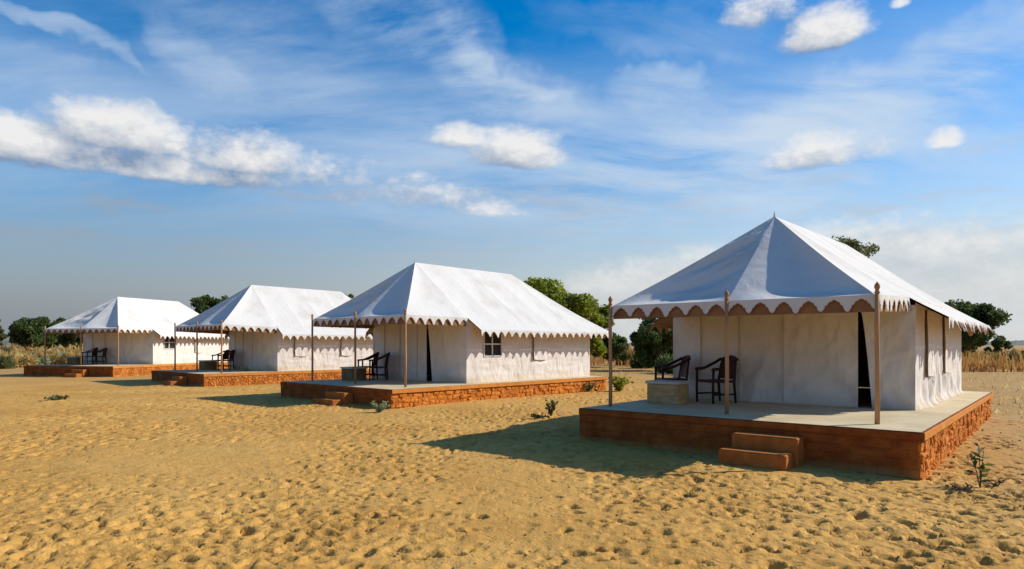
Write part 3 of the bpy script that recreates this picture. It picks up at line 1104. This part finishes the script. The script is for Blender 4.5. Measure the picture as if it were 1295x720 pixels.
    wall_patch('side_wall', (-w, yw), (-w, yb), ph + 0.002, sz, V(-1, 0, 0), sd + 62, root, 0.03, 'flat', 0.05, 0.12)
    wall_patch('back_wall', (-w, yb), (w, yb), ph + 0.002, lambda t: ze2 + min(.60, .27 + (w - abs(2 * w * t - w)) * .7), V(0, 1, 0), sd + 63, root, 0.03, 'flat', 0.05, 0.12)
    for (y0, y1, z0, z1, kind) in wins:
        if kind == 'open':
            m = MB()
            m.box(w - 0.03, w - 0.024, y0 - .03, y1 + .03, z0 - .03, z1 + .03)
            wn = m.build('window', M['net'], root)
            ym, zm = (y0 + y1) / 2, z0 + (z1 - z0) * 0.46
            for bx in ((y0, y1, zm - .022, zm + .022), (ym - .022, ym + .022, z0, zm - .022), (ym - .022, ym + .022, zm + .022, z1)):
                m = MB()
                m.box(w - 0.022, w - 0.006, *bx)
                m.build('glazing_bar', M['wall'], wn)
            for bx in ((y0 - .03, y0, z0 - .03, z1 + .03), (y1, y1 + .03, z0 - .03, z1 + .03), (y0, y1, z0 - .03, z0)):
                m = MB()
                m.box(w - 0.005, w + 0.028, *bx)
                m.build('frame', M['wall'], wn)
        else:
            # flap let down over the window, standing off the wall, with a brown strap beside it
            m = MB()
            nv_, nu_ = 14, 8
            vs, fs = [], []
            for q in range(nu_ + 1):
                for s in range(nv_ + 1):
                    h = 1 - s / nv_
                    vs.append((w + 0.030 + 0.02 * h * h + 0.014 * math.sin(q * 1.3 + i + s * .3), y0 + (y1 - y0) * q / nu_, z0 + (z1 - z0) * s / nv_ + 0.03 * math.sin(math.pi * q / nu_) * h * -1))
            for q in range(nu_):
                for s in range(nv_):
                    k = q * (nv_ + 1) + s
                    fs.append((k, k + nv_ + 1, k + nv_ + 2, k + 1))
            m.add(vs, fs)
            fl = m.build('window_flap', M['wall'], root, True)
            m = MB()
            m.tube([(w + 0.03, y0 - 0.02, z1), (w + 0.045, y0 - 0.02, (z0 + z1) / 2), (w + 0.045, y0 - 0.015, z0 - 0.03)], [0.014, 0.018, 0.016], 8)
            m.build('strap', M['strap'], fl, True)
    return root


TENT_LABELS = [
    'white canvas tent with dark door slit and closed flaps, on the platform with clear steps beside the table',
    'white canvas tent with dark door slit and one open four-pane window',
    'white canvas tent with closed door and flaps, behind the bare twiggy plant',
    'white canvas tent with closed door and open window, turned broadside among straw-coloured shrubs',
]
TENT_LABELS[0] = 'white canvas tent with deeply folded side wall, on the platform beside the lone seedling'
OPTS = [
    dict(door=1.33, gap=0.17, sidemode='folds', sideamp=0.075, puddle=0.08, flutter=0.10,
         windows=[(3.95, 4.75, 1.12, 2.25, 'flap'), (6.0, 6.8, 1.12, 2.25, 'flap')]),
    dict(door=0.52, gap=0.20, sidemode='flat', sideamp=0.035, windows=[(3.74, 4.46, 1.30, 2.04, 'open'), (5.95, 6.65, 1.16, 2.2, 'flap')]),
    dict(door=0.55, gap=0.0, sidemode='flat', sideamp=0.03, windows=[(3.86, 4.45, 1.12, 2.2, 'flap'), (6.1, 6.7, 1.12, 2.2, 'flap')]),
    dict(door=0.55, gap=0.0, sidemode='flat', sideamp=0.03, windows=[(3.76, 4.5, 1.38, 2.07, 'open'), (6.1, 6.7, 1.14, 2.2, 'flap')]),
]
for i, T in enumerate(TENTS):
    make_tent(i, T, OPTS[i], TENT_LABELS[i])


# ------------------------------------------------------------------ porch furniture
def tent_point(i, x, y, z=None):
    T = TENTS[i]
    c, s = math.cos(T['yaw']), math.sin(T['yaw'])
    return (T['loc'][0] + c * x - s * y, T['loc'][1] + s * x + c * y, T['loc'][2] + (T['ph'] if z is None else z))


def make_chair():
    """round-backed armchair facing -x"""
    root = empty('armchair', (0, 0, 0))
    hw, sh = 0.27, 0.43
    m = MB()
    m.box(-0.27, 0.22, -hw + .015, hw - .015, sh - 0.035, sh + 0.012, 0.012)
    m.build('seat', M['seat'], root)
    # legs: the rear ones run up into the back
    for s in (-1, 1):
        m = MB()
        m.tube([(-0.26, s * hw, 0), (-0.265, s * hw, 0.3), (-0.255, s * hw, 0.655)], [0.021, 0.027, 0.026], 8)
        m.build('leg', M['chair'], root, True)
        m = MB()
        m.tube([(0.27, s * (hw - .02), 0), (0.235, s * (hw - .02), 0.4), (0.275, s * (hw - .04), 0.70), (0.31, s * (hw - .06), 0.84)], [0.022, 0.028, 0.026, 0.020], 8)
        m.build('leg', M['chair'], root, True)
        m = MB()
        m.tube([(-0.25, s * hw, 0.17), (0.25, s * (hw - .02), 0.17)], 0.017, 6)
        m.build('stretcher', M['chair'], root, True)
        # arm: level at the front, sweeping up into the back
        m = MB()
        pts = []
        for k in range(13):
            t = k / 12
            x = -0.29 + 0.60 * t
            pts.append((x, s * (hw + 0.012 - 0.05 * max(0, t - .55)), 0.645 + 0.02 * math.sin(t * 3) + 0.20 * max(0, t - .30) ** 1.35 / .70 ** 1.35))
        m.tube(pts, [0.029] * 13, 8)
        m.build('armrest', M['chair'], root, True)
    m = MB()
    m.tube([(0.02, -hw + .01, 0.17), (0.02, hw - .01, 0.17)], 0.016, 6)
    m.build('stretcher', M['chair'], root, True)
    # curved top rail
    m = MB()
    pts = []
    for k in range(15):
        t = -1 + 2 * k / 14
        pts.append((0.30 + 0.055 * (1 - t * t), t * (hw - .045), 0.835 + 0.055 * (1 - t * t)))
    m.tube(pts, [0.028] * 15, 8)
    m.build('top_rail', M['chair'], root, True)
    # curved back panel
    m = MB()
    n1, n2 = 12, 8
    vs, fs = [], []
    for side in (0, 1):
        for p in range(n1 + 1):
            t = -1 + 2 * p / n1
            for q in range(n2 + 1):
                h = q / n2
                zt = 0.825 + 0.055 * (1 - t * t)
                x = 0.225 + (0.075 + 0.052 * (1 - t * t)) * h + 0.03 * (1 - t * t) * (1 - h) + side * 0.016
                vs.append((x, t * (hw - .06), 0.46 + (zt - 0.46) * h))
    k = (n1 + 1) * (n2 + 1)
    for p in range(n1):
        for q in range(n2):
            c = p * (n2 + 1) + q
            fs.append((c, c + 1, c + n2 + 2, c + n2 + 1))
            fs.append((k + c, k + c + n2 + 1, k + c + n2 + 2, k + c + 1))
    m.add(vs, fs)
    m.build('backrest', M['seat'], root, True)
    return root


CH = make_chair()
used = False
CHAIRS = [  # tent, x, y, turn, label
    (0, -0.98, 2.48, 1.02, 'dark armchair with maroon back standing clear of the sandstone table, by a porch pole'),
    (0, -1.92, 2.55, 0.75, 'dark armchair half hidden behind the pale sandstone table with a chiselled face'),
    (1, -1.18, 2.48, 0.8, 'dark armchair nearer the door slit of the tent with an open four-pane window'),
    (1, -1.78, 2.5, 0.7, 'dark armchair by the table of the tent with an open four-pane window'),
    (2, -1.15, 2.48, 0.8, 'dark armchair beside the wall of the tent behind the twiggy plant'),
    (2, -1.76, 2.5, 0.7, 'dark armchair by the table of the tent behind the twiggy plant'),
    (3, -0.62, 2.45, 0.5, 'dark armchair against the front wall of the tent among the straw-coloured shrubs'),
    (3, -1.22, 2.45, 0.4, 'dark armchair by the table of the tent among the straw-coloured shrubs'),
]
for (i, x, y, tr, lab) in CHAIRS:
    o = copy_tree(CH) if used else CH
    used = True
    o.location = tent_point(i, x, y)
    o.scale = (0.94, 0.94, 0.96)
    o.rotation_euler = (0, 0, TENTS[i]['yaw'] + tr)
    tag(o, lab, 'armchair', 'dark armchairs on the porches')

TB_LABELS = ['low sandstone block table with pale slab top and chiselled face, beside the maroon-backed armchair',
             'low shade-darkened stone block table on the porch of the tent with an open four-pane window',
             'low stone block table on the porch behind the bare twiggy plant',
             'low stone block table on the porch beside the straw-coloured shrubs']
TBP = [(-1.93, 1.50, 0.66, 0.52), (-2.02, 1.62, 0.62, 0.60), (-2.0, 1.62, 0.62, 0.60), (-2.0, 1.75, 0.6, 0.5)]
for i in range(4):
    x0, y0, dx, dy = TBP[i]
    root = empty('stone_table', tent_point(i, x0 + dx / 2, y0 + dy / 2), TENTS[i]['yaw'])
    tag(root, TB_LABELS[i], 'table', 'stone tables on the porches')
    m = MB()
    m.box(-dx / 2 + .025, dx / 2 - .025, -dy / 2 + .025, dy / 2 - .025, -0.004, 0.36, 0.012)
    m.build('base', M['table'] if i == 0 else M['table_shaded'], root)
    m = MB()
    m.box(-dx / 2, dx / 2, -dy / 2, dy / 2, 0.361, 0.415, 0.010)
    m.build('top_slab', M['slab'], root)


# ------------------------------------------------------------------ trees and plants
def leaf_cloud(centres, radii, counts, size, seed, flat=0.8, aspect=0.5):
    r = np.random.default_rng(seed)
    P, Sz = [], []
    for c, rad, n in zip(centres, radii, counts):
        d = r.normal(size=(n, 3))
        d /= np.linalg.norm(d, axis=1)[:, None]
        rr = rad * r.random(n) ** 0.42
        q = np.array(c) + d * rr[:, None] * np.array([1, 1, flat])
        P.append(q)
        Sz.append(size * (0.6 + 0.8 * r.random(n)))
    P = np.concatenate(P)
    Sz = np.concatenate(Sz)
    n = len(P)
    a = r.normal(size=(n, 3))
    a /= np.linalg.norm(a, axis=1)[:, None]
    b = np.cross(a, r.normal(size=(n, 3)))
    b /= np.linalg.norm(b, axis=1)[:, None]
    a = a * Sz[:, None]
    b = b * (Sz * aspect)[:, None]
    vs = np.stack([P - a, P - b * 1.0 + a * .1, P + a, P + b * 1.0 + a * .1], 1).reshape(-1, 3)
    return vs, n


def mesh_quads(name, vs, n, m, parent):
    me = bpy.data.meshes.new(name)
    me.vertices.add(4 * n)
    me.vertices.foreach_set('co', vs.ravel())
    me.loops.add(4 * n)
    me.loops.foreach_set('vertex_index', np.arange(4 * n, dtype=np.int32))
    me.polygons.add(n)
    me.polygons.foreach_set('loop_start', np.arange(0, 4 * n, 4, dtype=np.int32))
    me.materials.append(m)
    me.update()
    o = bpy.data.objects.new(name, me)
    COL.objects.link(o)
    if parent is not None:
        o.parent = parent
    return o


def make_tree(name, x, y, H, R, leafm, label, seed, base=0.25, nclump=60, per=170, leaf=0.13, clump=0.55, low=0.3, skew=0.0, group='trees beyond the tents', cat='tree', lean=0.0, hollow=0.35):
    z0 = gz(x, y)
    root = empty(name, (x, y, z0))
    tag(root, label, cat, group)
    r = random.Random(seed)
    hb = H * base
    cz, rz_ = (H + hb) / 2, (H - hb) / 2
    cs, rs, ns = [], [], []
    tries = 0
    while len(cs) < nclump and tries < 5000:
        tries += 1
        d = V(r.gauss(0, 1), r.gauss(0, 1), r.gauss(0, 1)).normalized()
        rad = r.random() ** hollow
        lump = 0.80 + 0.42 * mnoise.noise(d * 1.9 + V(seed, 0, 0))
        q = d * rad * lump
        if q.z < -1 + low and r.random() < 0.6:
            continue
        cs.append((q.x * R + lean * (q.z + 1) * R * .5, q.y * R * 0.9, cz + q.z * rz_))
        rr = clump * R * 0.36 * (0.7 + 0.7 * r.random())
        rs.append(rr)
        ns.append(int(per * (0.6 + 0.8 * r.random())))
    vs, n = leaf_cloud(cs, rs, ns, leaf, seed)
    mesh_quads('crown', vs, n, leafm, root)
    m = MB()
    tr = max(0.07, 0.030 * H)
    fork = V(lean * R * .2 + 0.1 * R * (r.random() - .5), 0, hb * 1.05)
    m.tube([(0, 0, -0.3), (0.03, 0.02, hb * .5), fork], [tr * 1.35, tr, tr * .85], 8)
    for k in range(0, len(cs), max(1, len(cs) // 16)):
        q = V(*cs[k])
        mid = fork.lerp(q, 0.5) + V(0, 0, 0.10 * H * (r.random() - .2))
        m.tube([fork, mid, q], [tr * .6, tr * .34, tr * .1], 6)
    m.build('trunk', M['bark'], root, True)
    return root


def place(x, y):
    """photo column x at depth y -> world x"""
    return (x - CX) / FPX * y


def hgt(ypx, y):
    return CAMH + (HZ - ypx) / FPX * y


make_tree('leafy_tree', place(683, 41), 41, hgt(351, 41) - .55, 3.8, M['leaf_bright'], 'bright green rounded tree rising behind the roof of the tent with the four-pane window', 3, nclump=150, per=380, leaf=0.13, base=.12)
make_tree('leafy_tree', place(738, 43), 43, hgt(370, 43) - .3, 2.2, M['leaf_bright'], 'smaller green tree crowding against the bright rounded tree behind a tent roof', 14, nclump=60, per=280, leaf=0.13, base=.1)
make_tree('leafy_tree', place(835, 40), 40, hgt(398, 40), 2.1, M['leaf_dark'], 'dark green bushy tree standing between two tents', 5, nclump=70, per=260, leaf=0.11, base=.06, low=0.0)
make_tree('leafy_tree', place(772, 47), 47, hgt(418, 47), 1.7, M['leaf_dark'], 'low dark bush just past the rear eave of the tent with a four-pane window', 6, nclump=40, per=230, leaf=0.11, base=.15)
make_tree('leafy_tree', place(1078, 36), 36, hgt(291, 36) - .1, 1.75, M['leaf_olive'], 'sparse olive tree whose top shows over the roof of the tent with folded side wall', 7, nclump=40, per=110, leaf=0.12, base=.45, clump=.7)
make_tree('leafy_tree', place(1213, 55), 55, hgt(376, 55), 3.4, M['leaf_dark'], 'dense dark tree by the grass field behind the tent with folded side wall', 8, nclump=110, per=260, leaf=0.14, base=.08, low=.0)
make_tree('leafy_tree', place(1262, 62), 62, hgt(425, 62), 1.4, M['leaf_dark'], 'low dark shrub at the foot of the dense dark tree by the grass field', 21, nclump=24, per=160, leaf=0.11, base=.02, low=0)
make_tree('leafy_tree', place(44, 64), 64, hgt(399, 64), 2.25, M['leaf_dark'], 'wide dark flat-topped tree above the straw-coloured shrubs', 9, nclump=80, per=260, leaf=0.15, base=.2)
make_tree('leafy_tree', place(88, 70), 70, hgt(404, 70), 2.4, M['leaf_dark'], 'dark tree half hidden by the porch roof above the straw-coloured shrubs', 10, nclump=70, per=230, leaf=0.15, base=.15)
make_tree('leafy_tree', place(-5, 74), 74, hgt(404, 74), 0.95, M['leaf_olive'], 'slim olive tree standing apart on the plain beyond the wide flat-topped tree', 11, nclump=36, per=180, leaf=0.14, base=.15)
make_tree('leafy_tree', place(266, 52), 52, hgt(371, 52), 2.1, M['leaf_dark'], 'dark round treetop between the roofs of the broadside tent and its neighbour', 12, nclump=60, per=230, leaf=0.13, base=.3)
make_tree('leafy_tree', place(442, 46), 46, hgt(364, 46), 0.8, M['leaf_olive'], 'small treetop poking over the ridge of the tent behind the twiggy plant', 13, nclump=14, per=90, leaf=0.1, base=.55)


def make_shrub(x, y, H, R, leafm, label, seed, n=700, group='shrubs on the plain', twig=True, leaf=0.07):
    """mound of upward twigs carrying small leaves"""
    z0 = gz(x, y)
    root = empty('dry_shrub', (x, y, z0))
    tag(root, label, 'shrub', group)
    r = np.random.default_rng(seed)
    th = r.random(n) * 2 * np.pi
    ph_ = np.arccos(r.random(n) * 0.95)
    rad = 0.55 + 0.45 * r.random(n)
    lump = 0.8 + 0.4 * np.sin(th * 3 + seed) * np.sin(ph_ * 2.0)
    P = np.stack([np.cos(th) * np.sin(ph_) * R, np.sin(th) * np.sin(ph_) * R, np.cos(ph_) * H], 1) * (rad * lump)[:, None]
    d = P / (np.linalg.norm(P, axis=1)[:, None] + 1e-6) + r.normal(size=(n, 3)) * 0.4
    d /= np.linalg.norm(d, axis=1)[:, None]
    b = np.cross(d, r.normal(size=(n, 3)))
    b /= np.linalg.norm(b, axis=1)[:, None]
    ln = leaf * (1.2 + 1.6 * r.random(n))
    a = d * ln[:, None]
    b = b * (ln * 0.22)[:, None]
    vs = np.stack([P - a, P - b, P + a, P + b], 1).reshape(-1, 3)
    mesh_quads('foliage', vs, n, leafm, root)
    m = MB()
    rr = random.Random(seed)
    for k in range(9):
        t = rr.random() * 6.28
        q = rr.uniform(.3, .8)
        m.tube([(0, 0, -.05), (math.cos(t) * R * q * .5, math.sin(t) * R * q * .5, H * .45), (math.cos(t) * R * q, math.sin(t) * R * q, H * .85)], [0.02, 0.014, 0.005], 5)
    m.build('stems', M['bark'], root)
    return root


# straw-coloured mounds on the plain past the fourth tent
k = 0
for (px, y, H, R, mm) in [(6, 50, 1.25, 1.3, 'straw_pale'), (24, 47, 1.15, 1.25, 'straw_pale'), (2, 58, 1.6, 1.1, 'leaf_olive'), (40, 55, 1.45, 1.4, 'straw_pale'), (57, 52, 1.1, 1.1, 'straw'),
                       (72, 50, 1.0, 1.2, 'straw_pale'), (93, 50, 1.5, 1.0, 'straw_pale'), (86, 58, 1.4, 1.3, 'straw'), (30, 62, 1.6, 1.5, 'straw'), (62, 60, 1.5, 1.5, 'straw_pale'), (14, 60, 1.7, 1.0, 'straw'),
                       (5, 44, .9, .6, 'leaf_olive'), (48, 48, .8, .7, 'leaf_grey'), (78, 56, 1.2, .9, 'leaf_grey'), (104, 60, 1.7, 1.4, 'straw_pale'), (45, 66, 1.7, 1.6, 'straw_pale')]:
    k += 1
    lab = {'straw_pale': 'pale straw-coloured dry bush mounded on the plain under the flat-topped tree', 'straw': 'golden dry bush mounded on the plain under the flat-topped tree',
           'leaf_olive': 'olive green bush among the straw-coloured mounds', 'leaf_grey': 'grey-green bush among the straw-coloured mounds'}[mm]
    make_shrub(place(px, y), y, H, R, M[mm], lab, 200 + k, 1500, 'dry bushes on the plain', leaf=0.085)
for (px, y, H, R, mm) in [(1287, 50, 1.25, .9, 'leaf_olive'), (1252, 47, 1.1, .8, 'leaf_olive'), (792, 52, 1.7, 1.0, 'straw'), (812, 45, 1.3, .9, 'leaf_dark'), (845, 36, 1.1, .8, 'leaf_dark')]:
    k += 1
    lab = {1287: 'olive bush growing in the dry grass field', 1252: 'olive bush growing in the dry grass field', 792: 'orange-brown dry bush seen between two tents', 812: 'dark green bush low beside the orange-brown dry bush', 845: 'small dark bush behind the sandstone table porch'}[px]
    make_shrub(place(px, y), y, H, R, M[mm], lab, 200 + k, 1300, 'dry bushes on the plain' if px > 1000 else None, leaf=0.08)


def grass_field(name, label, areas, m, seed, h0, h1, wd):
    r = np.random.default_rng(seed)
    P = []
    for (x0, x1, y0, y1, n) in areas:
        y = y0 + (y1 - y0) * r.random(n) ** 1.3
        x = x0 + (x1 - x0) * r.random(n)
        x = x / y0 * y if False else x
        keep = vnoise(x / 2.2 + seed, y / 2.2) + 0.5 > 0.30 + 0.25 * r.random(n)
        P.append(np.stack([x[keep], y[keep]], 1))
    P = np.concatenate(P)
    n = len(P)
    z = ground_z(P[:, 0], P[:, 1])
    hh = (h0 + (h1 - h0) * r.random(n)) * (0.65 + 0.7 * (vnoise(P[:, 0] / 1.5, P[:, 1] / 1.5 + 50) + 0.5))
    th = r.random(n) * np.pi
    w2 = wd * (0.6 + 0.8 * r.random(n))
    ux, uy = np.cos(th) * w2, np.sin(th) * w2
    lx, ly = r.normal(size=n) * hh * .28, r.normal(size=n) * hh * .28
    b0 = np.stack([P[:, 0] - ux, P[:, 1] - uy, z - .03], 1)
    b1 = np.stack([P[:, 0] + ux, P[:, 1] + uy, z - .03], 1)
    t1 = np.stack([P[:, 0] + lx + ux * .25, P[:, 1] + ly + uy * .25, z + hh], 1)
    t0 = np.stack([P[:, 0] + lx - ux * .25, P[:, 1] + ly - uy * .25, z + hh], 1)
    vs = np.stack([b0, b1, t1, t0], 1).reshape(-1, 3)
    o = mesh_quads(name, vs, n, m, None)
    tag(o, label, 'grass', kind='stuff')


grass_field('dry_grass', 'tall orange-brown dry grass covering the plain behind the tents',
            [(19, 62, 38, 75, 16000), (40, 110, 70, 140, 9000), (-6, 19, 48, 75, 5000), (-60, -6, 60, 95, 4000)], M['straw'], 5, 0.45, 1.0, 0.045)
grass_field('short_dry_grass', 'short pale dry grass tufts on the trodden soil at the field edge',
            [(11, 40, 16, 40, 7000), (-45, -24, 44, 62, 3000), (2, 12, 24, 46, 1400)], M['straw_pale'], 6, 0.03, 0.13, 0.022)


def make_plant(x, y, H, spread, nst, leafm, label, seed, leaf=0.05, name='desert_plant', nl=9, asp=0.35, stemr=0.006):
    z0 = gz(x, y)
    root = empty(name, (x, y, z0))
    tag(root, label, 'plant', 'small plants in the sand')
    r = random.Random(seed)
    ms, ml = MB(), MB()
    for s in range(nst):
        t = r.random() * 6.28
        sp = spread * r.uniform(.35, 1)
        hh = H * r.uniform(.6, 1)
        pts = [V(0, 0, -.04), V(math.cos(t) * sp * .35, math.sin(t) * sp * .35, hh * .5), V(math.cos(t) * sp, math.sin(t) * sp, hh)]
        ms.tube(pts, [stemr * 1.3, stemr, stemr * .5], 5)
        for q in range(nl):
            f = r.uniform(.2, 1.0)
            c = pts[0].lerp(pts[1], f * 2) if f < .5 else pts[1].lerp(pts[2], f * 2 - 1)
            d = V(r.gauss(0, 1), r.gauss(0, 1), r.gauss(.5, .7)).normalized()
            b = d.cross(V(r.gauss(0, 1), r.gauss(0, 1), r.gauss(0, 1))).normalized()
            ln = leaf * r.uniform(.7, 1.4)
            ml.add([c, c + d * ln * .5 - b * ln * asp, c + d * ln, c + d * ln * .5 + b * ln * asp], [(0, 1, 2, 3)])
    ms.build('stems', M['bark'] if leafm != M['leaf_grey'] else leafm, root)
    ml.build('leaves', leafm, root)
    return root


make_plant(-3.08, 15.69, 0.27, 0.26, 34, M['leaf_grey'], 'small grey-green tuft in the sand at a platform corner beside steps', 301, 0.07, nl=7, asp=.18)
make_plant(0.87, 15.0, 0.36, 0.16, 12, M['leaf_olive'], 'upright leafy weed in the sand where two tent shadows nearly meet', 302, 0.075, nl=9)
make_plant(3.68, 23.2, 0.48, 0.42, 46, M['leaf_bright'], 'bright green clump of weeds beside the end of an orange rubble flank', 303, 0.12, nl=9)
make_plant(2.55, 22.9, 0.30, 0.42, 30, M['leaf_olive'], 'low olive weeds at the foot of an orange rubble flank', 304, 0.09, nl=8)
make_plant(5.5, 7.92, 0.56, 0.12, 3, M['leaf_dark'], 'thin lone seedling with a bent stem beside a platform corner', 305, 0.11, nl=9, asp=.18, stemr=0.005)
make_plant(5.15, 7.72, 0.05, 0.30, 14, M['bark'], 'flat heap of dark dead twigs at the foot of the thin seedling', 306, 0.035, nl=3, name='twig_heap')
make_plant(5.75, 8.0, 0.05, 0.18, 8, M['bark'], 'small scatter of dark dead twigs just past the thin seedling', 307, 0.035, nl=3, name='twig_heap')
make_plant(-11.0, 27.6, 0.75, 0.42, 16, M['leaf_olive'], 'bare twiggy plant before an orange platform flank', 308, 0.10, nl=5, asp=.2, stemr=0.012)
make_plant(-12.9, 19.1, 0.10, 0.34, 20, M['leaf_olive'], 'flat dark patch of dry weed on the open sand', 309, 0.08, nl=8)
make_plant(0.6, 14.6, 0.09, 0.3, 14, M['bark'], 'dead brown weed lying in the shadow beside the upright leafy weed', 310, 0.06, nl=6)

# loose clods and pebbles: too many and too small to count
mbp = MB()
for k in range(1500):
    y = 3.0 + 20 * rnd.random() ** 1.2
    x = (rnd.random() * 2 - 1) * (1 + y * .8)
    s = rnd.uniform(.006, .018) * (1.6 if (x > 4.5 and y < 16) else 1)
    z = gz(x, y)
    vs = []
    for (a, b_, c) in ((1, 0, 0), (-1, 0, 0), (0, 1, 0), (0, -1, 0), (0, 0, .7), (0, 0, -.7)):
        vs.append((x + a * s * rnd.uniform(.7, 1.4), y + b_ * s * rnd.uniform(.7, 1.4), z + .004 + c * s * rnd.uniform(.7, 1.2)))
    mbp.add(vs, [(0, 2, 4), (2, 1, 4), (1, 3, 4), (3, 0, 4), (2, 0, 5), (1, 2, 5), (3, 1, 5), (0, 3, 5)])
tag(mbp.build('pebbles', M['pebble']), 'brown pebbles and clods scattered over the sand', 'pebbles', kind='stuff')
